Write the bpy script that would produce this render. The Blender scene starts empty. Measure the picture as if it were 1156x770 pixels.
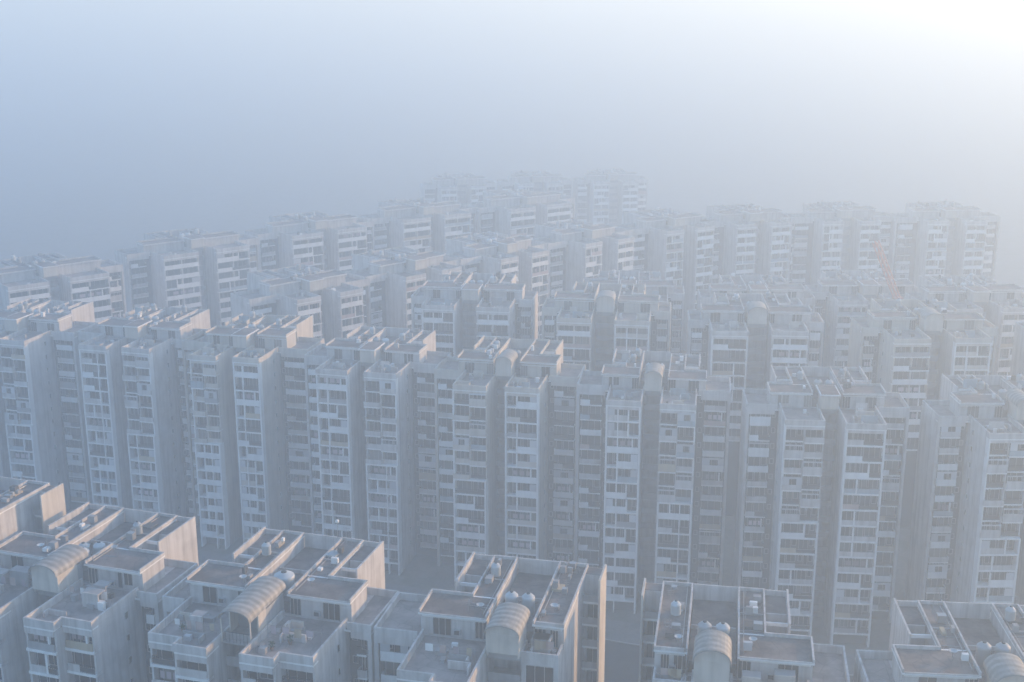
import bpy, math, random
from mathutils import Vector

C = bpy.context.scene.collection
SC = bpy.context.scene
R_ = math.radians

# ------------------------------------------------------------------ materials
def nodes(name):
    m = bpy.data.materials.new(name); m.use_nodes = True
    nt = m.node_tree
    return m, nt, nt.nodes['Principled BSDF']

def N(nt, t, **kw):
    n = nt.nodes.new(t)
    for k, v in kw.items():
        if k in n.inputs: n.inputs[k].default_value = v
        else: setattr(n, k, v)
    return n

def ramp(nt, fac, a, b, ca, cb):
    r = N(nt, 'ShaderNodeValToRGB')
    r.color_ramp.elements[0].position = a; r.color_ramp.elements[0].color = (*ca, 1)
    r.color_ramp.elements[1].position = b; r.color_ramp.elements[1].color = (*cb, 1)
    nt.links.new(fac, r.inputs[0]); return r.outputs[0]

def mixc(nt, fac, a, b, mode='MIX'):
    m = N(nt, 'ShaderNodeMix', data_type='RGBA', blend_type=mode)
    for s, v in ((0, fac), (6, a), (7, b)):
        if hasattr(v, 'links'): nt.links.new(v, m.inputs[s])
        elif isinstance(v, (int, float)): m.inputs[s].default_value = v
        else: m.inputs[s].default_value = (*v, 1)
    return m.outputs[2]

def coords(nt, scale):
    g = N(nt, 'ShaderNodeNewGeometry'); mp = N(nt, 'ShaderNodeMapping')
    mp.inputs['Scale'].default_value = scale
    nt.links.new(g.outputs['Position'], mp.inputs[0]); return mp.outputs[0]

def noise(nt, scale, sc=1.0, detail=4, rough=.6):
    n = N(nt, 'ShaderNodeTexNoise'); n.inputs['Scale'].default_value = sc
    n.inputs['Detail'].default_value = detail; n.inputs['Roughness'].default_value = rough
    nt.links.new(coords(nt, scale), n.inputs['Vector']); return n.outputs[0]

def plaster(name, col, dirt, amt=.6):
    m, nt, b = nodes(name)
    streak = ramp(nt, noise(nt, (1.1, 1.1, .09), 1, 5), .42, .72, (0, 0, 0), (1, 1, 1))
    blot = ramp(nt, noise(nt, (.35, .35, .35), 1, 6), .45, .7, (0, 0, 0), (1, 1, 1))
    c = mixc(nt, .35, col, (1, 1, 1), 'MIX') if 0 else col
    f = N(nt, 'ShaderNodeMath', operation='MULTIPLY'); nt.links.new(streak, f.inputs[0]); f.inputs[1].default_value = amt
    c1 = mixc(nt, f.outputs[0], col, dirt)
    f2 = N(nt, 'ShaderNodeMath', operation='MULTIPLY'); nt.links.new(blot, f2.inputs[0]); f2.inputs[1].default_value = amt * .6
    c2 = mixc(nt, f2.outputs[0], c1, tuple(x * .8 for x in dirt))
    nt.links.new(c2, b.inputs['Base Color']); b.inputs['Roughness'].default_value = .9
    return m

def plain(name, col, rough=.6, metal=0, var=0):
    m, nt, b = nodes(name)
    if var:
        o = N(nt, 'ShaderNodeObjectInfo')
        c = ramp(nt, o.outputs['Random'], 0, 1, tuple(x * (1 - var) for x in col), tuple(min(1, x * (1 + var)) for x in col))
        nt.links.new(c, b.inputs['Base Color'])
    else:
        b.inputs['Base Color'].default_value = (*col, 1)
    b.inputs['Roughness'].default_value = rough; b.inputs['Metallic'].default_value = metal
    return m

M = {}
M['white'] = plaster('off_white_plaster', (.60, .58, .56), (.26, .24, .22), .65)
M['cream'] = plaster('cream_plaster', (.60, .55, .48), (.30, .27, .23), .5)
M['grey'] = plaster('grey_plaster', (.36, .36, .36), (.2, .2, .2), .5)
M['recess'] = plaster('shade_darkened_plaster', (.085, .085, .085), (.05, .05, .05), .5)  # grey plaster, colour darkened further to stand in for loggia and recess shade
M['trim'] = plaster('white_trim', (.85, .85, .83), (.48, .46, .44), .35)
M['ochre'] = plaster('ochre_paint', (.50, .41, .28), (.25, .2, .15), .5)
M['rose'] = plaster('rose_paint', (.50, .38, .35), (.25, .2, .18), .5)
M['bluegrey'] = plaster('blue_grey_paint', (.34, .42, .46), (.2, .22, .23), .5)
M['panel'] = plain('closed_panel', (.5, .51, .52), .6, 0, .25)
M['railing'] = plain('dark_railing', (.05, .055, .06), .5, .3)
M['metal'] = plain('grey_metal', (.35, .36, .37), .4, .6)
M['frame'] = plain('window_frame', (.42, .42, .42), .5)
M['tank'] = plain('tank_plastic', (.42, .45, .46), .45, 0, .3)
M['cloth'] = plain('hung_laundry', (.34, .28, .30), .9, 0, .5)
M['pot'] = plain('clay_pot', (.26, .15, .10), .9)
M['leaf'] = plain('leaf', (.05, .085, .035), .8)
M['red'] = plain('red_paint', (.46, .21, .18), .5)
M['kerb'] = plain('kerb_stone', (.4, .4, .38), .9)
M['lamp'] = plain('lamp_globe', (.8, .8, .78), .3)

def make_glass():
    m, nt, b = nodes('window_glass')
    o = N(nt, 'ShaderNodeObjectInfo')
    r = N(nt, 'ShaderNodeValToRGB'); r.color_ramp.interpolation = 'CONSTANT'
    e = r.color_ramp.elements; e[0].position = 0; e[0].color = (.018, .02, .024, 1); e[1].position = .55; e[1].color = (.04, .043, .045, 1)
    for p, c in ((.78, (.10, .10, .10)), (.9, (.22, .2, .18)), (.96, (.09, .12, .12))):
        x = e.new(p); x.color = (*c, 1)
    nt.links.new(o.outputs['Random'], r.inputs[0]); nt.links.new(r.outputs[0], b.inputs['Base Color'])
    b.inputs['Roughness'].default_value = .18
    return m
M['glass'] = make_glass()

def make_concrete(name, a, b_, patch):
    m, nt, b = nodes(name)
    c = ramp(nt, noise(nt, (.5, .5, .5), 1, 8, .7), .3, .72, a, b_)
    w = ramp(nt, noise(nt, (.16, .16, .16), 1, 5, .6), .5, .6, (0, 0, 0), (1, 1, 1))
    f = N(nt, 'ShaderNodeMath', operation='MULTIPLY'); nt.links.new(w, f.inputs[0]); f.inputs[1].default_value = .6
    br = N(nt, 'ShaderNodeTexVoronoi', feature='DISTANCE_TO_EDGE'); br.inputs['Scale'].default_value = .45
    nt.links.new(coords(nt, (1, 1, 1)), br.inputs['Vector'])
    crack = ramp(nt, br.outputs['Distance'], 0, .03, (.7, .7, .7), (1, 1, 1))
    c = mixc(nt, f.outputs[0], c, patch)
    c = mixc(nt, 1.0, c, crack, 'MULTIPLY')
    nt.links.new(c, b.inputs['Base Color']); b.inputs['Roughness'].default_value = .95
    return m
M['roof'] = make_concrete('weathered_roof', (.10, .088, .085), (.27, .235, .225), (.07, .062, .06))
M['terrace'] = make_concrete('terrace_screed', (.21, .188, .178), (.43, .385, .36), (.14, .12, .115))
M['asphalt'] = make_concrete('asphalt', (.045, .045, .047), (.07, .07, .07), (.04, .04, .04))
M['paving'] = make_concrete('paving', (.16, .16, .155), (.24, .23, .22), (.13, .13, .125))
M['ground'] = make_concrete('ground', (.14, .13, .11), (.24, .22, .19), (.11, .115, .08))

def make_vault():
    m, nt, b = nodes('fibre_sheet')
    w = N(nt, 'ShaderNodeTexWave', wave_type='BANDS', bands_direction='Y'); w.inputs['Scale'].default_value = .3
    w.inputs['Distortion'].default_value = .6
    t = N(nt, 'ShaderNodeTexCoord'); nt.links.new(t.outputs['Object'], w.inputs['Vector'])
    c = ramp(nt, w.outputs['Fac'], .2, .9, (.27, .26, .24), (.40, .385, .36))
    nz = ramp(nt, noise(nt, (1.2, 1.2, .4), 1, 5), .4, .75, (1, 1, 1), (.6, .57, .52))
    c = mixc(nt, 1.0, c, nz, 'MULTIPLY')
    nt.links.new(c, b.inputs['Base Color']); b.inputs['Roughness'].default_value = .6
    return m
M['vault'] = make_vault()

# ------------------------------------------------------------------ mesh building
class MB:
    def __init__(s): s.v = []; s.f = []; s.m = []; s.mats = []
    def mi(s, mat):
        if mat not in s.mats: s.mats.append(mat)
        return s.mats.index(mat)
    def box(s, x0, x1, y0, y1, z0, z1, mat):
        if x0 > x1: x0, x1 = x1, x0
        if y0 > y1: y0, y1 = y1, y0
        if z0 > z1: z0, z1 = z1, z0
        if x1 - x0 < 1e-4 or y1 - y0 < 1e-4 or z1 - z0 < 1e-4: return
        n = len(s.v); k = s.mi(mat)
        s.v += [(x0, y0, z0), (x1, y0, z0), (x1, y1, z0), (x0, y1, z0), (x0, y0, z1), (x1, y0, z1), (x1, y1, z1), (x0, y1, z1)]
        for q in ((3, 2, 1, 0), (4, 5, 6, 7), (0, 1, 5, 4), (1, 2, 6, 5), (2, 3, 7, 6), (3, 0, 4, 7)):
            s.f.append(tuple(n + i for i in q)); s.m.append(k)
    def lathe(s, cx, cy, prof, mat, n=14):
        b = len(s.v); k = s.mi(mat)
        for r, z in prof:
            for i in range(n):
                a = 2 * math.pi * i / n; s.v.append((cx + r * math.cos(a), cy + r * math.sin(a), z))
        for j in range(len(prof) - 1):
            for i in range(n):
                i2 = (i + 1) % n
                s.f.append((b + j * n + i, b + j * n + i2, b + (j + 1) * n + i2, b + (j + 1) * n + i)); s.m.append(k)
        s.f.append(tuple(b + (len(prof) - 1) * n + i for i in range(n))); s.m.append(k)
    def bar(s, p, q, r, mat, n=6):
        p, q = Vector(p), Vector(q); d = (q - p).normalized()
        u = d.orthogonal().normalized(); w = d.cross(u); b = len(s.v); k = s.mi(mat)
        for e in (p, q):
            for i in range(n):
                a = 2 * math.pi * i / n; s.v.append(tuple(e + u * (r * math.cos(a)) + w * (r * math.sin(a))))
        for i in range(n):
            i2 = (i + 1) % n; s.f.append((b + i, b + i2, b + n + i2, b + n + i)); s.m.append(k)
        s.f.append(tuple(b + i for i in reversed(range(n)))); s.m.append(k)
        s.f.append(tuple(b + n + i for i in range(n))); s.m.append(k)
    def path(s, pts, z0, z1, t, mat):
        """parapet along an open axis-aligned line; pieces butt, none overlap"""
        last = len(pts) - 2
        for i in range(len(pts) - 1):
            (ax, ay), (bx, by) = pts[i], pts[i + 1]
            dx, dy = bx - ax, by - ay; L = math.hypot(dx, dy); dx /= L; dy /= L
            a = t / 2 if i > 0 else 0; e = t / 2
            p = (ax + dx * a, ay + dy * a); q = (bx + dx * e, by + dy * e) if i < last else (bx, by)
            if abs(dx) > .5: s.box(p[0], q[0], ay - t / 2, ay + t / 2, z0, z1, mat)
            else: s.box(ax - t / 2, ax + t / 2, p[1], q[1], z0, z1, mat)
    def mesh(s, name):
        me = bpy.data.meshes.new(name); me.from_pydata(s.v, [], s.f)
        for m in s.mats: me.materials.append(M[m])
        me.polygons.foreach_set('material_index', s.m); me.update(); return me
    def build(s, name, parent=None, loc=(0, 0, 0), smooth=False):
        me = s.mesh(name)
        if smooth: me.polygons.foreach_set('use_smooth', [True] * len(me.polygons))
        return put(name, me, parent, loc)

def put(name, me, parent=None, loc=(0, 0, 0)):
    o = bpy.data.objects.new(name, me); C.objects.link(o); o.location = loc
    if parent is not None: o.parent = parent
    return o

def tag(o, label=None, cat=None, group=None, kind=None):
    for k, v in (('label', label), ('category', cat), ('group', group), ('kind', kind)):
        if v: o[k] = v
    return o

def thing(name, label, cat, x, y, psi=0, z=0, group=None):
    o = bpy.data.objects.new(name, None); C.objects.link(o)
    o.location = (x, y, z); o.rotation_euler = (0, 0, -R_(psi))
    return tag(o, label, cat, group)

# ------------------------------------------------------------------ repeated facade pieces (cached meshes)
CACHE = {}
def window_mesh(W, v):
    k = ('win', round(W, 2), v)
    if k in CACHE: return CACHE[k]
    f, g = MB(), MB()
    def pane(x0, x1, z0, z1, n):
        f.box(x0, x0 + .07, -.06, .0, z0, z1, 'frame'); f.box(x1 - .07, x1, -.06, .0, z0, z1, 'frame')
        f.box(x0 + .07, x1 - .07, -.06, .0, z1 - .07, z1, 'frame'); f.box(x0 + .07, x1 - .07, -.06, .0, z0, z0 + .07, 'frame')
        for i in range(1, n):
            x = x0 + (x1 - x0) * i / n; f.box(x - .03, x + .03, -.055, 0, z0 + .07, z1 - .07, 'frame')
        g.box(x0 + .07, x1 - .07, -.03, 0.004, z0 + .07, z1 - .07, 'glass')
    h = W / 2
    if v == 0: pane(-h * .95, h * .25, .05, 2.5, 2); pane(h * .38, h * .92, .8, 2.4, 1)
    elif v == 1: pane(-h * .92, -h * .3, .05, 2.4, 1); pane(-h * .15, h * .92, .6, 2.4, 2)
    elif v == 2: pane(-h * .95, h * .95, .05, 2.5, 3)
    elif v == 3: pane(-h * .92, -h * .38, .8, 2.4, 1); pane(-h * .25, h * .3, .05, 2.4, 1); pane(h * .4, h * .94, .8, 2.4, 1)
    elif v == 4: pane(-h * .7, h * .95, .05, 2.45, 2)
    elif v == 5: pane(-h, h, 0, 1.0, 1)          # small side window
    CACHE[k] = (f.mesh('window'), g.mesh('pane')); return CACHE[k]

def both_mesh(W, v):
    k = ('winb', round(W, 2), v)
    if k not in CACHE:
        f, g = window_mesh(W, v)
        m = MB()
        for me, mat in ((f, 'frame'), (g, 'glass')):
            n = len(m.v); m.v += [tuple(x.co) for x in me.vertices]; q = m.mi(mat)
            for p in me.polygons: m.f.append(tuple(n + i for i in p.vertices)); m.m.append(q)
        CACHE[k] = m.mesh('window')
    return CACHE[k]

def balcony_mesh(W, v, proj=0.0, mat='white', side=1):
    k = ('bal', round(W, 2), v, proj, mat, side)
    if k in CACHE: return CACHE[k]
    b = MB(); h = W / 2; t = .12
    y0 = 0.0
    if proj:                                            # slab and return walls; y=0 is the building face
        y0 = -proj
        b.box(-h, h, -proj, 0, -.2, .05, 'trim')
        if v != 3:
            b.box(-h, -h + t, -proj + t, 0, .05, 1.0, mat); b.box(h - t, h, -proj + t, 0, .05, 1.0, mat)
    zt = 1.0
    def rail(x0, x1):
        n = max(2, int((x1 - x0) / .28))
        for i in range(n + 1):
            x = x0 + .02 + (x1 - x0 - .04) * i / n; b.box(x - .02, x + .02, y0 + .03, y0 + .07, .05, 1.0, 'railing')
        b.box(x0, x1, y0 + .02, y0 + .08, 1.0, 1.06, 'railing'); b.box(x0, x1, y0 + .04, y0 + .06, .1, .75, 'railing')
    if v == 0: b.box(-h, h, y0, y0 + t, .05, zt, mat)
    elif v == 1:
        b.box(-h, -h * .1, y0, y0 + t, .05, zt, mat); rail(-h * .1, h)
    elif v == 2:                                        # closed in with light panels, one dark opening left
        b.box(-h, h, y0, y0 + t, .05, 1.05, mat)
        b.box(-h, -h * .3, y0 + .02, y0 + .1, 1.05, 2.55, 'panel'); b.box(h * .45, h, y0 + .02, y0 + .1, 1.05, 2.55, 'panel')
        b.box(-h * .3, h * .45, y0 + .02, y0 + .1, 2.2, 2.55, 'panel')
    elif v == 3: rail(-h, h)
    elif v == 4:
        x = -h * .33 * side; b.box(x - .14, x + .14, y0, y0 + .3, .05, 2.56, 'trim')
        b.box(min(x + .14 * side, h * side), max(x + .14 * side, h * side), y0, y0 + t, .05, 1.15, mat)
        b.box(min(h * side, h * .55 * side), max(h * side, h * .55 * side), y0 + .02, y0 + .1, 1.15, 2.56, 'panel')
    elif v == 5:
        x = h * .3 * side; b.box(x - .14, x + .14, y0, y0 + .3, .05, 2.56, 'trim')
        b.box(-h, x - .14, y0, y0 + t, .05, .95, mat); rail(x + .14, h) if side > 0 else b.box(x + .14, h, y0, y0 + t, .05, .95, mat)
        b.box(-h + .2, -h + 1.0, y0 + .25, y0 + .55, .05, .6, 'metal')
    elif v == 6:
        b.box(-h, h, y0, y0 + t, .05, zt, mat)
        for i in range(3):
            x = -h * .6 + i * h * .45; b.box(x, x + h * .32, y0 + .3, y0 + .33, 1.2, 2.1, 'cloth')
        x = h * .62; b.box(x - .12, x + .12, y0, y0 + .3, zt, 2.56, 'trim')
    elif v == 7:                                        # tall closed front: light parapet with a slim window strip
        b.box(-h, h, y0, y0 + t, .05, 1.55, mat); b.box(-h, h, y0 + .02, y0 + .1, 2.3, 2.56, 'panel')
        for i in range(5):
            x = -h + .06 + (W - .12) * i / 4; b.box(x - .04, x + .04, y0 + .02, y0 + .1, 1.55, 2.3, 'frame')
    CACHE[k] = b.mesh('balcony'); return CACHE[k]

def vent_mesh():
    if 'vent' not in CACHE:
        CACHE['vent'] = both_mesh(.7, 5)
    return CACHE['vent']

def tank(root, x, y, z, r=.75, h=1.9, mat='tank'):
    b = MB()
    pr = [(r * .96, 0)]
    for i in range(6):
        pr += [(r, .1 + h * i / 6), (r * .96, .1 + h * (i + .8) / 6)]
    pr += [(r * .9, h + .05), (r * .6, h + .3), (r * .25, h + .4)]
    b.lathe(x, y, [(a, z + c) for a, c in pr], mat)
    t = b.build('water_tank', root, smooth=True)
    l = MB(); l.lathe(x, y, [(r * .27, z + h + .38), (r * .27, z + h + .5), (r * .1, z + h + .52)], 'railing', 10); l.build('lid', t)

def vault(root, x0, x1, y0, y1, z, rise, flat=False):
    b = MB(); n = 14; m = 8; t = .07; k = b.mi('vault')
    w = (x1 - x0) / 2; cx = (x0 + x1) / 2
    base = len(b.v)
    for lay in (0, 1):
        for j in range(m + 1):
            for i in range(n + 1):
                a = math.pi * i / n
                rr = 1 - lay * t / w
                zz = rise * (math.sin(a) ** .8) * (1 - lay * t / rise)
                b.v.append((cx - w * rr * math.cos(a), y0 + (y1 - y0) * j / m, z + zz + (.03 if j % 2 else 0) * (1 - lay)))
    S = (m + 1) * (n + 1)
    for j in range(m):
        for i in range(n):
            q = base + j * (n + 1) + i
            b.f.append((q, q + n + 1, q + n + 2, q + 1)); b.m.append(k)
            b.f.append((q + S, q + S + 1, q + S + n + 2, q + S + n + 1)); b.m.append(k)
    for j in (0, m):
        for i in range(n):
            q = base + j * (n + 1) + i; b.f.append((q, q + 1, q + 1 + S, q + S)); b.m.append(k)
    for i in (0, n):
        for j in range(m):
            q = base + j * (n + 1) + i; b.f.append((q, q + n + 1, q + n + 1 + S, q + S)); b.m.append(k)
    # ribs
    for j in range(0, m + 1, 4):
        y = y0 + (y1 - y0) * j / m
        for i in range(n):
            a0, a1 = math.pi * i / n, math.pi * (i + 1) / n
            if i % 1 == 0:
                p = (cx - w * .985 * math.cos(a0), y, z + rise * math.sin(a0) ** .8 - .08); q = (cx - w * .985 * math.cos(a1), y, z + rise * math.sin(a1) ** .8 - .08)
                b.bar(p, q, .04, 'metal', 4)
    return b.build('stair_canopy_frame', root)

def fz(k): return 0.0 if k == 0 else 3.6 + 3.0 * (k - 1)

# ------------------------------------------------------------------ one apartment block
def block(label, x, y, psi, R=8.5, wi=2.0, B=(14.7, 14.7), types=('grid', 'mixed'), ends=(False, False), yF=-10.5,
          floors=14, fmin=0, detail=2, wall='white', seed=0, tanks=None, P=None, group=None, cat='apartment block',
          vault_y=(-8.0, .8), vault_h=(3.2, 1.3), roofy=16.0, lamp=False, open_vault=False, dz=0, vaulted=True):
    rnd = random.Random(seed)
    ROOT = thing('apartment_block', label, cat, x, y, psi, dz, group)
    Zt = fz(floors)
    P = P or R + 1.6
    wl, fr, te, ph, pr = MB(), MB(), MB(), MB(), MB()
    H = 1.0; T = .24
    third = rnd.choice((-.3, .3, 0))
    xl = [-(8.5 if ends[0] else B[0]), (8.5 if ends[1] else B[1])]
    # --- main body
    wl.box(-(6.2 if ends[0] else B[0]), (6.2 if ends[1] else B[1]), 0, 8, 0, Zt, wall)
    wl.box(-6.2 if ends[0] else -8.5, 6.2 if ends[1] else 8.5, 7.9, roofy, 0, Zt - .004, wall)
    te.box(-6.0 if ends[0] else -8.3, 6.0 if ends[1] else 8.3, 8.2, roofy - .2, Zt, Zt + .05, 'terrace')
    def parapet(*a):
        q = MB(); q.path(*a); q.build('parapet', ROOT)
    def add_window(px, py, pz, W, v=None, name='window'):
        v = rnd.choice((0, 1, 2, 3, 4, 2, 1)) if v is None else v
        if detail >= 3:
            f, g = window_mesh(W, v)
            o = put(name, f, ROOT, (px, py, pz)); put('pane', g, o)
        else: put(name, both_mesh(W, v), ROOT, (px, py, pz))
    def add_balcony(px, py, pz, W, v, proj=0.0, side=1, m=None):
        if rnd.random() < .16: m = rnd.choice(('ochre', 'rose', 'bluegrey', 'bluegrey', 'grey'))
        put('balcony', balcony_mesh(W, v, proj, m or wall, side), ROOT, (px, py, pz))
    for si, s in ((0, -1), (1, 1)):
        end = ends[si]; Bx = B[si]
        X = lambda a: s * a
        rw = 6.2 if end else R
        ty = types[si]
        yf = -3.0 if end else yF + (rnd.uniform(-.7, .7) if detail < 3 else 0)
        # wing solid
        yb = yf + (0 if end else 1.3)
        wl.box(X(wi), X(rw), yb, .1, 0, Zt - .008, wall)
        te.box(X(wi + .1), X(rw - .1), yf + .1, -.004, Zt, Zt + .05, 'terrace')
        if not end:
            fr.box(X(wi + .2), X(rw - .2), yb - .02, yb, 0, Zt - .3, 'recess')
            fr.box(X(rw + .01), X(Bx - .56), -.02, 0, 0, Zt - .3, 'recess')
        if end:
            # flat white front with a window per floor, and a stack of loggias behind a tall fin at the corner
            for k in range(max(fmin, 1), floors):
                add_window(X((wi + rw) / 2), yf, fz(k), rw - wi - .8, 2 if k % 2 else 1)
            fy = 12.4
            wl.box(X(rw + .002), X(8.3), fy + 1.4, roofy - .004, 0, Zt + 3.0, wall)
            wl.box(X(8.3), X(8.55), 11.2, roofy, 0, Zt + 3.6, 'cream')
            te.box(X(rw + .1), X(8.3), fy + 1.5, roofy - .2, Zt + 3.0, Zt + 3.06, 'roof')
            for k in range(fmin, floors + 1):
                z = fz(k); fr.box(X(rw + .004), X(8.3), fy, fy + 1.4, z - .2, z + .08, 'trim')
                fr.box(X(rw + .004), X(8.3), fy, fy + .12, z + .08, z + .95, 'grey')
                if k < floors: add_window(X(7.25), fy + 1.4, z, 1.9, 4)
            parapet([(X(wi), -.2), (X(wi), yf + T / 2), (X(rw - T / 2), yf + T / 2), (X(rw - T / 2), -.2)], Zt, Zt + H, T, wall)
        else:
            pj = .5 if ty == 'step' else 0
            mx = (wi + rw) / 2
            split = 8 if ty == 'mixed' else 0
            # parapet of the wing terrace, with a deep fascia
            if ty == 'step':
                ya, ybb = yf - 1.5, yf
                te.box(X(wi + .1), X(mx), ya + .1, yf + .1, Zt, Zt + .05, 'terrace')
                fr.box(X(wi), X(mx), ya, yf + 1.3, Zt - .22, Zt - .01, 'trim'); fr.box(X(mx), X(rw), ybb, yf + 1.3, Zt - .22, Zt - .01, 'trim')
                parapet([(X(wi + T / 2), -.3), (X(wi + T / 2), ya + T / 2), (X(mx), ya + T / 2), (X(mx), ybb + T / 2), (X(rw - T / 2), ybb + T / 2), (X(rw - T / 2), -.3)], Zt + .0, Zt + H, T, wall)
                fr.box(X(wi), X(mx - .12), ya + .004, ya + .2, Zt - .95, Zt, wall); fr.box(X(mx - .1), X(rw), ybb + .004, ybb + .2, Zt - .95, Zt, wall)
            else:
                fr.box(X(wi), X(rw), yf, yf + 1.3, Zt - .22, Zt - .01, 'trim')
                parapet([(X(wi + T / 2), -.3), (X(wi + T / 2), yf + T / 2), (X(rw - T / 2), yf + T / 2), (X(rw - T / 2), -.3)], Zt, Zt + H, T, wall)
                fr.box(X(wi), X(rw), yf + .004, yf + .2, Zt - .75, Zt, wall)
            # fins and floor bands
            if ty in ('grid', 'mixed'):
                top = Zt - .24 if ty == 'grid' else fz(split)
                yo = yf - (.5 if ty == 'mixed' else 0)
                for xx in (wi, rw - .4): fr.box(X(xx + .04), X(xx + .36), yo, yf + 1.3, 0, top, 'trim')
                if third: fr.box(X((wi + rw) / 2 + third * (rw - wi) / 2 - .1), X((wi + rw) / 2 + third * (rw - wi) / 2 + .1), yo + .04, yf + .45, 0, top, 'trim')
                for k in range(max(1, fmin), (floors if ty == 'grid' else split + 1)):
                    z = fz(k); fr.box(X(wi + .4), X(rw - .4), yo + .03, yf + 1.3, z - .26, z + .06, 'trim')
                if ty == 'mixed':
                    for k in range(split + 1, floors):
                        z = fz(k); fr.box(X(wi), X(rw), yf + .3, yf + 1.3, z - .2, z + .05, 'trim')
                    fr.box(X(wi), X(wi + .2), yf + .3, yf + 1.3, fz(split) + .06, Zt - .24, wall); fr.box(X(rw - .25), X(rw), yf - .1, yf + 1.3, fz(split) + .06, Zt - .24, 'trim')
                    fr.box(X(mx - .1), X(mx + .1), yf + .2, yf + 1.3, fz(split) + .06, Zt - .24, wall)
                W = rw - wi - .8
                for k in range(fmin, floors):
                    z = fz(k)
                    if k == 0: continue
                    if ty == 'grid' or k < split:
                        for hf, wd in ((-.27, W * .45), (.24, W * .5)):
                            add_window(X(mx) + s * hf * W, yf + 1.28, z, wd)
                        add_balcony(X(mx), yo + .1, z, W, rnd.choice((4, 5, 4, 5, 1, 3, 1, 6, 5, 4)), 0, rnd.choice((-1, 1)), rnd.choice((wall, 'trim', 'trim')))
                    else:
                        for bi, cxx in ((0, (wi + mx) / 2), (1, (mx + rw) / 2)):
                            wd = mx - wi - .3
                            add_window(X(cxx), yf + 1.28, z, wd * .95)
                            if (k + bi + si) % 2: add_balcony(X(cxx), yf + .3, z, wd + .2, rnd.choice((7, 0, 2)), .75)
                            else: add_balcony(X(cxx), yf + .35, z, wd, rnd.choice((3, 3, 0)))
            elif ty == 'band':
                W = rw - wi
                for k in range(max(1, fmin), floors):
                    z = fz(k)
                    fr.box(X(wi), X(rw), yf + .004, yf + 1.3, z - .22, z + .04, 'trim')
                    for hf in (-.27, .22): add_window(X(mx) + s * hf * W, yf + 1.28, z, W * .44, rnd.choice((2, 4, 1)))
                    add_balcony(X(mx), yf + .12, z, W - .5, rnd.choice((0, 0, 1, 6, 4, 5)), 0, rnd.choice((-1, 1)), 'trim')
                for xx in (wi, mx - .25, rw - .4): fr.box(X(xx), X(xx + .4), yf + .2, yf + 1.3, 0, Zt - .24, wall)
            elif ty == 'step':
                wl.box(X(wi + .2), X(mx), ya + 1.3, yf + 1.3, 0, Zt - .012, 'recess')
                for xx, y_ in ((wi, ya), (mx - .15, ya), (rw - .25, ybb)): fr.box(X(xx), X(xx + .25), y_ + .25, yf + 1.29, 0, Zt - .25, wall)
                for k in range(max(1, fmin), floors):
                    z = fz(k)
                    for bi, (a, c, y_) in enumerate(((wi, mx, ya), (mx, rw, ybb))):
                        fr.box(X(a), X(c), y_ + .004 + bi * .002, y_ + 1.3, z - .3, z + .05, 'trim')
                        wd = c - a - .55
                        add_window(X((a + c) / 2), y_ + (1.3 if bi == 0 else 1.28), z, wd, rnd.choice((0, 1, 2, 4)))
                        add_balcony(X((a + c) / 2), y_ + .1, z, wd + .1, rnd.choice((3, 3, 1, 0, 3, 6, 5)))
            # side recess: a column of projecting balconies, small windows beside, seam pier
            wb = min(Bx - rw - 2.2, 4.6); cx = (rw + Bx) / 2 + .35
            for k in range(max(1, fmin), floors):
                z = fz(k)
                add_window(X(cx), -.02, z, wb - .2)
                add_balcony(X(cx), 0, z, wb, rnd.choice((0, 0, 0, 2, 1, 3, 0, 6, 0, 1, 7)), 1.3, 1, rnd.choice((wall, 'trim', 'trim')))
                if detail >= 2: put('vent_window', vent_mesh(), ROOT, (X(rw + .75), -.02, z + 1.1))
            fr.box(X(Bx - .55), X(Bx - .03), -1.3, -.004, 0, Zt - .22, wall)
            fr.box(X(rw + .004), X(Bx - .03), -1.3, -.004, Zt - .22, Zt - .012, 'trim')
            fr.box(X(rw + .8), X(Bx - .03), -1.34, -1.15, Zt - .95, Zt + .05, wall)
            te.box(X(rw + .1), X(Bx - .2), -1.2, 7.8, Zt, Zt + .055, 'terrace')
            parapet([(X(rw + .35), -1.2), (X(Bx - .16), -1.2), (X(Bx - .16), 7.88), (X(8.62), 7.88)], Zt + .05, Zt + H, T, wall)
            if detail >= 2:      # small windows on the wing's outer side
                for k in range(max(fmin, 1), floors):
                    o = put('vent_window', vent_mesh(), ROOT, (X(rw), -3.2, fz(k) + 1.1)); o.rotation_euler = (0, 0, s * math.pi / 2)
        # --- penthouse
        p1 = 6.2 if end else P
        z0, z1 = Zt + .002, Zt + 2.8 + (rnd.uniform(-.35, .3) if detail < 3 else 0)
        p0 = 2.7
        if end:
            ph.box(X(p0), X(p1), .25, roofy, z0, z1, wall); pr.box(X(p0 - .05), X(p1 + .1), -.35, roofy + .02, z1, z1 + .18, 'trim')
            te.box(X(p0 + .15), X(p1 - .1), -.15, roofy - .2, z1 + .18, z1 + .2, 'roof')
            pr.path([(X(p0 + .06), -.2), (X(p0 + .06), roofy - .1), (X(p1), roofy - .1), (X(p1), -.2), (X(p0 + .3), -.2)], z1 + .18, z1 + .62, .2, wall)
        else:
            ph.box(X(p0), X(p1), .25, 5, z0, z1, wall); ph.box(X(p0), X(5.6), 5.0, roofy - .004, z0, z1 - .004, wall)
            pr.box(X(p0 - .05), X(p1 + .15), -.4, 5.1, z1, z1 + .18, 'trim'); pr.box(X(p0 - .05), X(5.75), 5.1, roofy + .02, z1, z1 + .18, 'trim')
            te.box(X(p0 + .15), X(p1 - .05), -.2, 4.9, z1 + .18, z1 + .2, 'roof'); te.box(X(p0 + .15), X(5.6), 5.25, roofy - .2, z1 + .18, z1 + .2, 'roof')
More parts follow.
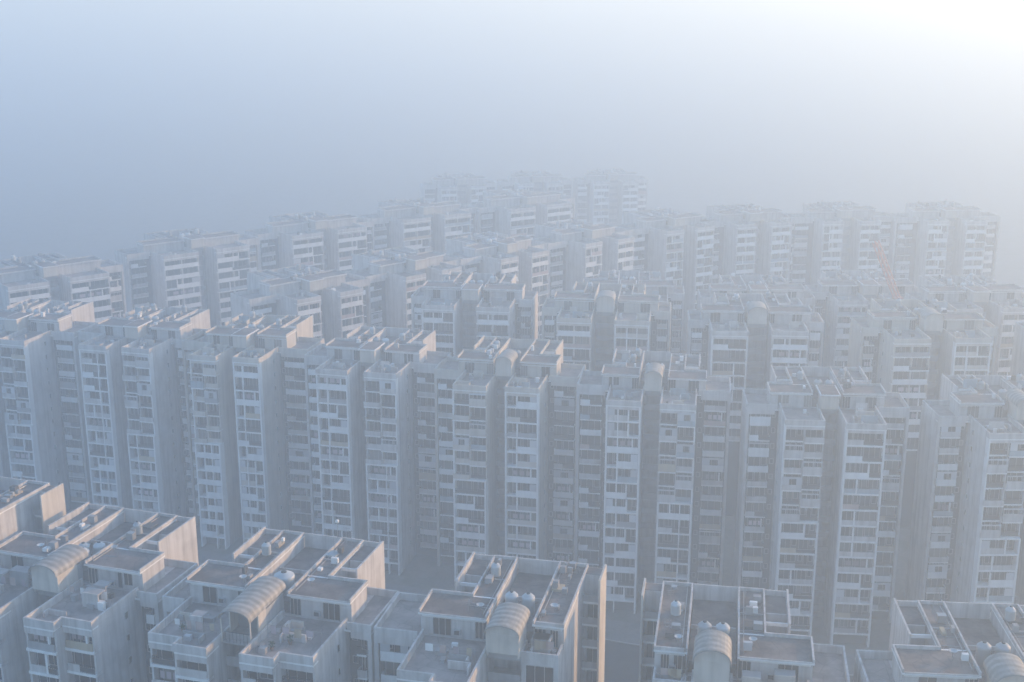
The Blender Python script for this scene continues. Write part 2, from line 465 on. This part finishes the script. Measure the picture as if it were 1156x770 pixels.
            h2 = .42
            pr.path([(X(p0 + .06), -.3), (X(p0 + .06), roofy - .1), (X(5.65), roofy - .1), (X(5.65), 5.0), (X(p1 + .04), 5.0), (X(p1 + .04), -.3)], z1 + .18, z1 + .18 + h2, .2, wall)
            pr.box(X(p0 + .2), X(p1 - .1), -.4, -.25, z1 + .18, z1 + .3, wall)
            pr.box(X(p0 + .18), X(5.5), 9.6, 9.8, z1 + .2, z1 + .4, 'grey')
            # outer strip: sunken court, raised back room, tall outer wall
            ph.box(X(5.75), X(8.26), 11.2, roofy - .008, z0, z1 - .2, wall)
            te.box(X(5.8), X(8.2), 11.4, roofy - .2, z1 - .2, z1 - .16, 'roof')
            ph.box(X(8.26), X(8.5), 7.2, roofy, z0 + .002, z1 + .75, 'cream' if wall == 'cream' else wall)
            pr.box(X(5.76), X(8.26), roofy - .22, roofy - .01, z1 - .2, z1 + .5, wall)
            pr.box(X(5.76), X(8.26), 8.4, 8.6, z1 - .3, z1 + .1, 'trim')
            te.box(X(5.7), X(8.2), 5.2, 8.15, Zt + .0, Zt + .06, 'terrace')
            # small court opening
            o = put('vent_window', vent_mesh(), ROOT, (X(5.6), 7.5, Zt + 1.2)); o.rotation_euler = (0, 0, s * math.pi / 2)
        # penthouse front: door near the yard, a window, ledge
        wdt = p1 - p0
        if detail >= 2:
            add_window(X(p0 + .75), .25, Zt + .1, 1.5, 2); add_window(X(p0 + wdt * .68), .25, Zt + .1, min(2.4, wdt * .3), rnd.choice((1, 2, 4)))
            fr.box(X(p0 + .2), X(p1 - .2), .1, .247, Zt + 2.35, Zt + 2.5, 'trim')
        if detail >= 3:
            for i in range(3):          # low partition walls and stair heads on the terraces
                q = MB(); x0 = rnd.uniform(wi + .5, rw - 3); y0_ = rnd.uniform(yf + 1.5, -1.5); L = rnd.uniform(1.5, 3); h = rnd.choice((.7, 1.0, 1.0, 1.9))
                q.box(X(x0), X(x0 + L), y0_, y0_ + .18, Zt + .05, Zt + .05 + h, rnd.choice((wall, 'grey', 'cream')))
                if h < 1.5: q.box(X(x0), X(x0 + .18), y0_ - rnd.uniform(.8, 1.6), y0_ - .002, Zt + .05, Zt + .05 + h, wall)
                else: q.box(X(x0), X(x0 + L), y0_ + .182, y0_ + 1.5, Zt + 1.75, Zt + 1.95, 'grey')
                q.build('partition_wall', ROOT)
            for i in range(3):
                q = MB(); ax_, ay = X(rnd.uniform(p0 + .4, 5.3)), rnd.uniform(1, roofy - 1); hh = rnd.uniform(1.2, 2.8)
                q.bar((ax_, ay, z1 + .2), (ax_, ay, z1 + .2 + hh), .03, 'metal', 5)
                for j in range(3): q.bar((ax_ - .45 + .1 * j, ay, z1 + hh - .25 * j), (ax_ + .45 - .1 * j, ay, z1 + hh - .25 * j), .02, 'metal', 4)
                q.build('antenna', ROOT)
            q = MB(); dx_, dy_ = X(rnd.uniform(3.4, 5)), rnd.uniform(1.0, 4.0)
            q.bar((dx_, dy_, z1 + .2), (dx_, dy_, z1 + .8), .04, 'metal'); q.lathe(dx_, dy_, [(.06, z1 + .75), (.3, z1 + .85), (.48, z1 + 1.05), (.44, z1 + 1.06), (.1, z1 + .9)], 'tank', 12); q.build('satellite_dish', ROOT)
            q = MB(); ly = rnd.uniform(yf + 2.5, -2); q.bar((X(wi + .8), ly, Zt + .05), (X(wi + .8), ly, Zt + 1.9), .03, 'metal'); q.bar((X(rw - .8), ly, Zt + .05), (X(rw - .8), ly, Zt + 1.9), .03, 'metal')
            q.bar((X(wi + .8), ly, Zt + 1.85), (X(rw - .8), ly, Zt + 1.85), .012, 'metal', 4)
            for j in range(4):
                cx_ = wi + 1.2 + j * (rw - wi - 2.4) / 4; q.box(X(cx_), X(cx_ + rnd.uniform(.5, .9)), ly - .015, ly + .015, Zt + rnd.uniform(.7, 1.1), Zt + 1.84, rnd.choice(('cloth', 'ochre', 'rose', 'trim')))
            q.build('clothes_line', ROOT)
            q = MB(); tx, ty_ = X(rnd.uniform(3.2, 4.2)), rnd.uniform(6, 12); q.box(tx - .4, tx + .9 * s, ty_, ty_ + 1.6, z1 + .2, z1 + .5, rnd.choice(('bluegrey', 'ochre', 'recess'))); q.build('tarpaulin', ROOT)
            for j in range(2):
                py_ = rnd.uniform(1.5, 14); q = MB(); q.bar((X(p0 + .3), py_, z1 + .26), (X(5.4), py_ + .3, z1 + .26), .045, 'metal'); q.bar((X(5.4), py_ + .3, z1 + .26), (X(5.4), py_ + .3, z1 + .9), .045, 'metal'); q.build('roof_pipe', ROOT)
            ac = MB(); ax = X(p0 + wdt * .45); ac.box(ax - .4, ax + .4, -.1, .24, Zt + .5, Zt + 1.1, 'panel'); ac.box(ax - .3, ax + .3, -.115, -.1, Zt + .55, Zt + 1.05, 'railing'); ac.build('air_conditioner', ROOT)
            rp = MB(); rp.bar((X(p0 + .6), .6, z1 + .3), (X(p0 + .6), roofy - .6, z1 + .3), .05, 'metal'); rp.bar((X(p0 + .6), .6, z1 + .2), (X(p0 + .6), .6, z1 + .9), .05, 'metal'); rp.build('roof_pipe', ROOT)
            for i in range(2):
                bx = X(rnd.uniform(wi + .8, rw - 1)); by = rnd.uniform(yf + 2, -2)
                q = MB(); q.box(bx, bx + rnd.uniform(.5, 1.4), by, by + rnd.uniform(.5, 1.0), Zt + .05, Zt + rnd.uniform(.4, .9), 'grey'); q.build('service_box', ROOT)
    for i in range(8 if detail < 2 else 16):
        s = rnd.choice((-1, 1)); zz = rnd.choice((0, 1))
        if ends[(s + 1) // 2]: zz = 1
        if zz: bx, by, bz = s * rnd.uniform(3.3, 4.9), rnd.uniform(.8, roofy - 1), Zt + 3.2
        else: bx, by, bz = s * rnd.uniform(wi + .9, R - 1.2), rnd.uniform(yF + 1, -1), Zt + .05
        q = MB(); a, c, h = rnd.uniform(.3, 1.0), rnd.uniform(.3, .9), rnd.uniform(.3, 1.0)
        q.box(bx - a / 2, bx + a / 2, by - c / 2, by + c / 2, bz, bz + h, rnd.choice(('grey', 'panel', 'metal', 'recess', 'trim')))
        q.build('service_box', ROOT)
    if detail == 2:
        for i in range(5):
            s = rnd.choice((-1, 1)); q = MB(); x0 = s * rnd.uniform(wi + .6, R - 3); y0_ = rnd.choice((rnd.uniform(yF + 1, -2), rnd.uniform(yF + 1, -2), 9)); L = rnd.uniform(1.5, 3) * s
            zb = Zt + .05 if y0_ < 0 else Zt + 3.0
            q.box(x0, x0 + L, y0_, y0_ + .2, zb, zb + rnd.uniform(.8, 1.9), rnd.choice((wall, 'grey', 'cream', 'bluegrey'))); q.box(x0, x0 + .2 * s, y0_ - 1.4, y0_ - .002, zb, zb + .9, wall); q.build('partition_wall', ROOT)
        for i in range(3):
            q = MB(); ax_, ay = rnd.choice((-1, 1)) * rnd.uniform(3.2, 5), rnd.uniform(1, roofy - 1); q.bar((ax_, ay, Zt + 3), (ax_, ay, Zt + 5.6), .05, 'metal', 5); q.build('antenna', ROOT)
    for i in range(2 if detail < 3 else 1):
        s = rnd.choice((-1, 1)); tank(ROOT, s * rnd.uniform(3.6, 4.6), rnd.uniform(6, 13), Zt + 3.2, .6, 1.2)
    # --- stair tower between the wings, open landings in front, vaulted canopy
    y0, y1 = vault_y; zv, rise = Zt + vault_h[0], vault_h[1]
    hw = min(wi - .12, 2.0)
    st = MB()
    st.box(-hw, hw, y0 + 4.3, .3, 0, zv - .3, 'grey')
    if not open_vault: st.box(-hw, hw, y0 + .4, y0 + .6, Zt + .9, zv + .05, 'cream')
    else:
        for i in range(9): st.box(-hw + .05 + i * (2 * hw - .14) / 8, -hw + .09 + i * (2 * hw - .14) / 8, y0 + .5, y0 + .54, Zt + .2, Zt + 1.5, 'railing')
        st.box(-hw, hw, y0 + .49, y0 + .55, Zt + 1.5, Zt + 1.56, 'railing'); st.box(-hw, hw, y0 + .5, y0 + 4.3, Zt + .05, Zt + .2, 'grey')
    for s in (-1, 1): st.box(s * hw, s * (hw - .18), y0 + (.6 if not open_vault else 2.4), y0 + 4.3, Zt + .4, zv + .02, 'cream')
    if open_vault:
        for s in (-1, 1): st.box(s * hw, s * (hw - .14), y0 + .4, y0 + .54, Zt + .2, zv + .02, 'cream')
    # gable infill under the vault
    n = 10
    for i in range(0 if open_vault or not vaulted else n):
        a0 = -hw + 2 * hw * i / n; am = a0 + hw / n
        hh = rise * max(0, 1 - (am / (hw + .15)) ** 2) ** .5 * .86
        st.box(a0, a0 + 2 * hw / n, y0 + .42, y0 + .58, zv + .05, zv + .05 + hh, 'cream')
    st.build('stair_tower', ROOT)
    for k in range(max(fmin, 1), floors + 1):
        z = fz(k)
        fr.box(-hw, hw, y0 + 1.2, y0 + 4.3, z - .2, z, 'grey'); fr.box(-hw, hw, y0 + 1.2, y0 + 1.35, z, z + 1.0, 'grey')
    if vaulted: vault(ROOT, -hw - .15, hw + .15, y0, y1, zv, rise).name = 'stair_canopy'
    else:
        q = MB(); q.box(-hw - .2, hw + .2, y0 + .1, y1 + .3, zv + .06, zv + .26, 'trim'); q.box(-hw, hw, y0 + .3, y1 + .1, zv + .26, zv + .3, 'roof')
        q.build('stair_roof_slab', ROOT)
    # yard between the penthouses, raised, with water tanks
    te.box(-2.55, 2.55, .9, roofy - .2, Zt + .0, Zt + 1.4, 'roof')
    pr.box(-2.6, 2.6, roofy - .19, roofy - .0, Zt + .01, Zt + 3.35, wall)
    pr.box(-2.55, 2.55, 8.2, 8.4, Zt + 1.4, Zt + 1.9, wall)
    for t in (tanks if tanks is not None else ((-1.0, 5.2, .8, 2.2), (1.0, 5.2, .8, 2.2))):
        tank(ROOT, t[0], t[1], Zt + 1.4, t[2], t[3])
    wl.build('wall', ROOT); fr.build('facade_frame', ROOT); te.build('roof_surface', ROOT);
    ph.build('penthouse', ROOT); pr.build('penthouse_roof', ROOT)
    if lamp:
        l = MB(); l.bar((2.2, roofy - .3, Zt + 3.3), (2.2, roofy - .3, Zt + 5.4), .05, 'metal'); o = l.build('lamp_pole', ROOT)
        l = MB(); l.lathe(2.2, roofy - .3, [(.05, Zt + 5.4), (.22, Zt + 5.5), (.26, Zt + 5.65), (.2, Zt + 5.82), (.05, Zt + 5.9)], 'lamp', 10); l.build('lamp_globe', o, smooth=True)
    return ROOT

def dep(psi): return (math.sin(R_(psi)), math.cos(R_(psi)))
def lat(psi): return (math.cos(R_(psi)), -math.sin(R_(psi)))
def uw(u, w, psi):
    a, b = lat(psi), dep(psi); return (u * a[0] + w * b[0], u * a[1] + w * b[1])

# ------------------------------------------------------------------ near row
NEAR = dict(R=10.3, wi=2.0, yF=-9.9, types=('step', 'step'), fmin=7, detail=3, P=10.6)
def near(label, u, w, psi, **kw):
    x, y = uw(u, w, psi); d = dict(NEAR, group='blocks of the front row'); d.update(kw); return block(label, x, y, psi, **d)

near('front row corner block cut off by the picture edge, with a tall pale side wall', -118.0, 121.0, 18, floors=15, seed=1, B=(14, 8.5), ends=(False, True))
near('front row block with flat bare terrace and short grey vault beside the corner block', -98.5, 122.7, 18, seed=2, B=(13.2, 13.6), wall='white',
     tanks=((-.9, 4.4, .8, 1.5), (.9, 5.2, .8, 1.5), (.1, 2.8, .9, 1.6)), vault_y=(-5.0, 1.5))
near('front row block with long beige vault, one big round tank and a lamp pole', -66.2, 125.3, 16, seed=3, B=(13.6, 13.7), wall='white', lamp=True,
     tanks=((.6, 3.2, 1.3, 2.2),), vault_y=(-8.6, .8), open_vault=True)
near('front row block beside the road gap with dark arched stair opening under its vault', -29.7, 127.6, 13, seed=4, B=(15.9, 8.5), ends=(False, True), wall='white', vault_y=(-4.2, 1.6))
near('front row block with bright round vault and two pale tanks, across the road gap', -.2, 125.5, 10, seed=5, B=(8.5, 14.6), ends=(True, False), wall='white', vault_y=(-3.2, 1.4), vault_h=(3.4, 1.7))
near('front row block in the bottom corner with long white side wall facing the terraces', 41.0, 123.0, 5, seed=6, B=(14.0, 14.5), wall='white', vault_y=(-3.0, 1.6), vault_h=(3.2, 1.6))

# ------------------------------------------------------------------ middle row
MID = [(-112.5, 265, 15, 8.3, 'edge tower of the middle row, half cut off at the bluish end of the haze'),
       (-84.0, 258.5, 15, 8.3, 'second tower from the bluish end of the middle row, with a pinkish lit side wall'),
       (-59.0, 251.0, 14, 7.6, 'third tower from the bluish end of the middle row, with a broad plain sunlit flank'),
       (-31.0, 239.8, 14, 8.4, 'fourth tower from the bluish end of the middle row, standing behind the big round tank'),
       (-3.2, 230.2, 12, 8.3, 'middle row tower with pale pink vault and warm lit flank at the centre'),
       (25.2, 220.5, 9, 8.2, 'middle row tower standing directly behind the road gap, with a round bright vault'),
       (56.2, 209.5, 5, 8.6, 'middle row tower behind the round bright vault, second from sunward end'),
       (89.5, 203.6, 0, 8.8, 'last tower at the sunward end of the middle row, with a wide shaded flank')]
for i, (fx, fy, psi, R, lab) in enumerate(MID):
    d = dep(psi)
    ty = ('grid', 'mixed') if i in (0, 1, 3, 5) else ('mixed', 'grid')
    block(lab, fx + 10.5 * d[0], fy + 10.5 * d[1], psi, R=R, wi=1.7, types=ty, seed=20 + i, detail=2, fmin=0, vaulted=i in (4, 5, 7), group='towers of the middle row', dz=-1.0, B=(14.5, 14.5),
          vault_y=(-3.5, 2.5), vault_h=(3.4, 1.5), wall='cream' if i in (2, 4) else 'white')

# ------------------------------------------------------------------ third row
ROW3 = [(-11, 290.5, 8, 'third row block seen between two middle towers, behind the pale pink vault'),
        (20.5, 278.5, 8, 'third row block behind the road gap tower, with a small pinkish vault on top'),
        (54.0, 267.5, 5, 'third row block with a bright white round vault on top'),
        (91.8, 261.5, 0, 'third row block with white framed top floors below the red crane'),
        (128.0, 257.5, -2, 'third row block at the picture edge on the sunward side'),
        (30.0, 322.0, 6, 'low block wedged behind the third row and the small pinkish vault'),
        (64.0, 316.0, 3, 'low block wedged behind the white round vault of the third row'),
        (95.0, 322.0, 0, 'low block behind the third row, at the foot of the crane'),
        (117.0, 301.0, -4, 'block behind the third row at the pale bright end, with a cluttered flat roof')]
for i, (fx, fy, psi, lab) in enumerate(ROW3):
    d = dep(psi)
    low = lab.startswith('low')
    block(lab, fx + 10.5 * d[0], fy + 10.5 * d[1], psi, R=10.5, wi=2.6, floors=12 if low else 13 if i > 4 else 14,
          group='blocks of the third row and behind it', types=('band', 'grid') if i % 2 else ('grid', 'band'), seed=40 + i, detail=2, wall='cream' if i in (1, 3) else 'white', vaulted=i in (1, 2, 3),
          fmin=6, B=(15, 15), vault_y=(-4, 2), vault_h=(3.4, 1.5))

# ------------------------------------------------------------------ rows receding into the haze
def pair(pa, pb, label, R, wi, B, seed, floors=14, fmin=3, psi=None):
    dx, dy = pb[0] - pa[0], pb[1] - pa[1]
    psi = -math.degrees(math.atan2(dy, dx)) if psi is None else psi
    d = dep(psi); cx, cy = (pa[0] + pb[0]) / 2, (pa[1] + pb[1]) / 2
    block(label, cx + 9.5 * d[0], cy + 9.5 * d[1], psi, R=R, wi=wi, types=('band', 'band'), seed=seed, detail=1, dz=-1.6, vaulted=False, group='hazy blocks of the receding rows', fmin=fmin, B=(B, B), yF=-9.5, floors=floors,
          vault_y=(-4, 2), vault_h=(3.4, 1.5))
L1 = [((-126.5, 322), (-111, 332), 'oblique hazy block first of the long receding row'),
      ((-95.7, 360), (-83, 374), 'second block of the long receding row, with long banded balconies'),
      ((-64.5, 392), (-50.6, 405), 'third block of the long receding row, above the plain white side blocks'),
      ((-32, 422), (-18, 431), 'fourth block of the long receding row, faint in pale blue haze'),
      ((3, 445), (18, 452), 'fifth and faintest block of the long receding row')]
for i, (a, b, lab) in enumerate(L1): pair(a, b, lab, 13.6, 2.8, 21, 60 + i, psi=-40 + i * 1.5)
L2 = [((-52, 305), (-39, 316), 'oblique block with plain white end walls, first of the second receding row', -42),
      ((-25.4, 332), (-16, 341), 'second block of the second receding row, standing over the dark gap', -44),
      ((-.3, 355), (8.8, 365), 'third block of the second receding row, near the centre of the view', -44),
      ((25, 378), (35, 387), 'fourth block of the second receding row, above the small pinkish vault', -40),
      ((52.6, 400), (62, 406), 'fifth block of the second receding row, above the road gap tower vault', -30),
      ((77.4, 410), (88, 414), 'sixth block of the second receding row, pale and nearly frontal', -18),
      ((105.3, 416), (120, 418), 'pale tall block right behind the red crane', -6),
      ((140.4, 417), (155, 417.5), 'last pale block of the second receding row before it dissolves in bright haze', -4)]
for i, (a, b, lab, psi) in enumerate(L2): pair(a, b, lab, 9.8, 2.8, 18.2, 80 + i, psi=psi)
L0 = [((-28, 556), (-14, 560), 'ghostly flat block farthest away, behind the gap before the fifth long row block', -14),
      ((6, 565), (20, 568), 'ghostly flat block farthest away, straight behind the fifth long row block', -12),
      ((40, 571), (54, 573), 'last ghostly block of the farthest row, on its sunward end', -8)]
for i, (a, b, lab, psi) in enumerate(L0): pair(a, b, lab, 10.3, 3.0, 16.6, 100 + i, psi=psi, fmin=4, floors=11)

# ------------------------------------------------------------------ crane
cr = thing('crane', 'red slanted crane boom rising over the hazy rooftops', 'crane', 93.5, 301)
def lattice(a, b, w, mat, name, parent):
    m = MB(); a, b = Vector(a), Vector(b); d = (b - a); n = max(4, int(d.length / 2)); dn = d.normalized()
    u = dn.orthogonal().normalized(); v = dn.cross(u)
    cs = [(u * w + v * w), (u * w - v * w), (-u * w - v * w), (-u * w + v * w)]
    for c in cs: m.bar(a + c, b + c, .14, mat)
    for i in range(n):
        p, q = a + d * i / n, a + d * (i + 1) / n
        for j in range(4): m.bar(p + cs[j], q + cs[(j + 1) % 4], .09, mat, 4)
    return m.build(name, parent)
lattice((0, 0, 0), (0, 0, 42), .8, 'metal', 'mast_frame', cr)
lattice((0, 0, 43), (-6.2, .5, 57), .55, 'red', 'jib_lattice', cr)
k = MB(); k.box(-1, 1.2, -1, 1, 41, 43.4, 'red'); k.build('cab', cr)
k = MB(); k.box(1.2, 3.6, -.7, .7, 41.2, 42.6, 'metal'); k.build('counterweight', cr)

# ------------------------------------------------------------------ small things on the front terraces
def potted(label, px, py, pz):
    t = thing('potted_plant', label, 'potted plant', px, py, 0, pz, 'potted plants on the terraces')
    b = MB(); b.lathe(0, 0, [(.16, 0), (.25, .42), (.28, .45), (.24, .45)], 'pot', 10); b.build('pot', t)
    f = MB(); rn = random.Random(int(px * 10))
    for i in range(70):
        a = rn.uniform(0, 6.28); r = rn.uniform(0, .4); z = .4 + rn.uniform(0, .7); x, y = r * math.cos(a), r * math.sin(a)
        n = len(f.v); kk = f.mi('leaf'); s = .11
        e1 = Vector((rn.uniform(-1, 1), rn.uniform(-1, 1), rn.uniform(-1, 1))).normalized() * s; e2 = e1.orthogonal().normalized() * s * .6
        c = Vector((x, y, z)); f.v += [tuple(c - e1), tuple(c + e2), tuple(c + e1), tuple(c - e2)]; f.f.append((n, n + 1, n + 2, n + 3)); f.m.append(kk)
    f.build('foliage', t)
for lab, u, w, psi in (('potted plant by the parapet on the terrace in front of the lamp pole block', -61.8, 117.2, 16),
                       ('potted plant standing alone mid terrace between the two big vaults', -60.4, 119.0, 16),
                       ('potted plant on the stepped terrace below the beige vault railing', -73.6, 118.2, 16)):
    x, y = uw(u, w, psi); potted(lab, x, y, fz(14) + .05)

# ------------------------------------------------------------------ ground, lane, walkway
def sheet(name, pts, z, mat):
    me = bpy.data.meshes.new(name); me.from_pydata([(p[0], p[1], z) for p in pts], [], [tuple(range(len(pts)))])
    me.materials.append(M[mat]); me.update(); o = put(name, me); tag(o, kind='structure'); return o
sheet('ground', [(-1600, -350), (1600, -350), (1600, 2300), (-1600, 2300)], 0, 'ground')
def strip(name, line, o0, o1, z, mat, h=None):
    v, f = [], []
    n = len(line)
    for i, p in enumerate(line):
        a, b = line[max(0, i - 1)], line[min(n - 1, i + 1)]
        dx, dy = b[0] - a[0], b[1] - a[1]; L = math.hypot(dx, dy); nx, ny = dy / L, -dx / L
        v += [(p[0] + nx * o0, p[1] + ny * o0, z), (p[0] + nx * o1, p[1] + ny * o1, z)]
    for i in range(n - 1): f.append((2 * i, 2 * i + 1, 2 * i + 3, 2 * i + 2))
    if h:
        k = len(v); v += [(x, y, z - h) for x, y, _ in v]
        for i in range(n - 1):
            f.append((2 * i, 2 * i + 2, k + 2 * i + 2, k + 2 * i)); f.append((2 * i + 1, 2 * i + 3, k + 2 * i + 3, k + 2 * i + 1))
    me = bpy.data.meshes.new(name); me.from_pydata(v, [], f); me.materials.append(M[mat]); me.update()
    return tag(put(name, me), kind='structure')
line = [(-190, 282), (-112, 263), (-84, 257), (-59, 249), (-31, 238), (-3, 228), (25, 218), (56, 208), (89, 203), (160, 200)]
strip('walkway', line, 1.5, 9.0, .12, 'paving', .12)
strip('kerb', line, 9.0, 9.3, .14, 'kerb', .14)
strip('road', line, 9.3, 34, .008, 'asphalt')

# ------------------------------------------------------------------ air, sky, sun, camera
SUN_AZ, SUN_EL = 63, 11          # degrees clockwise from the view direction, and above the horizon
HAZE = .0023
bm = MB(); bm.mats.append('ground'); bm.box(-1650, 1650, -400, 2350, -1, 124, 'ground')
hz = bm.build('haze'); hz.data.materials.clear()
hm = bpy.data.materials.new('haze_air'); hm.use_nodes = True; nt = hm.node_tree; nt.nodes.clear()
out = nt.nodes.new('ShaderNodeOutputMaterial'); pv = nt.nodes.new('ShaderNodeVolumePrincipled')
pv.inputs['Color'].default_value = (.62, .795, .96, 1); pv.inputs['Density'].default_value = HAZE
pv.inputs['Anisotropy'].default_value = .37; pv.inputs['Density Attribute'].default_value = ''
nt.links.new(pv.outputs[0], out.inputs['Volume'])
try: hm.cycles.homogeneous_volume = True
except Exception: pass
hz.data.materials.append(hm); tag(hz, kind='stuff')

w = bpy.data.worlds.new('World'); SC.world = w; w.use_nodes = True; nt = w.node_tree
bg = nt.nodes['Background']; sky = nt.nodes.new('ShaderNodeTexSky'); sky.sky_type = 'NISHITA'; sky.sun_disc = False
sky.sun_elevation = R_(SUN_EL); sky.sun_rotation = R_(SUN_AZ); sky.air_density = 1.2; sky.dust_density = 1.0; sky.ozone_density = 3.5
nt.links.new(sky.outputs[0], bg.inputs[0]); bg.inputs[1].default_value = .15

sl = bpy.data.lights.new('sun', 'SUN'); sl.energy = 3.3; sl.angle = R_(.5); sl.color = (1, .57, .25)
so = bpy.data.objects.new('sun', sl); C.objects.link(so)
sd = Vector((math.sin(R_(SUN_AZ)) * math.cos(R_(SUN_EL)), math.cos(R_(SUN_AZ)) * math.cos(R_(SUN_EL)), math.sin(R_(SUN_EL))))
so.rotation_euler = sd.to_track_quat('Z', 'Y').to_euler()

cd = bpy.data.cameras.new('camera'); cam = bpy.data.objects.new('camera', cd); C.objects.link(cam)
cam.location = (0, 0, 114); cam.rotation_euler = (math.pi / 2 - math.atan(390 / 1438), 0, 0)
cd.sensor_width = 36; cd.lens = 36 * 1438 / 1156; cd.clip_end = 6000; cd.clip_start = .5
SC.camera = cam

SC.view_settings.view_transform = 'Standard'; SC.view_settings.look = 'None'; SC.view_settings.gamma = 1
SC.view_settings.exposure = 1.43
cy = SC.cycles
cy.max_bounces = 10; cy.volume_bounces = 5; cy.diffuse_bounces = 3; cy.glossy_bounces = 2; cy.transmission_bounces = 0
cy.use_denoising = True
try: cy.denoiser = 'OPENIMAGEDENOISE'
except Exception: pass
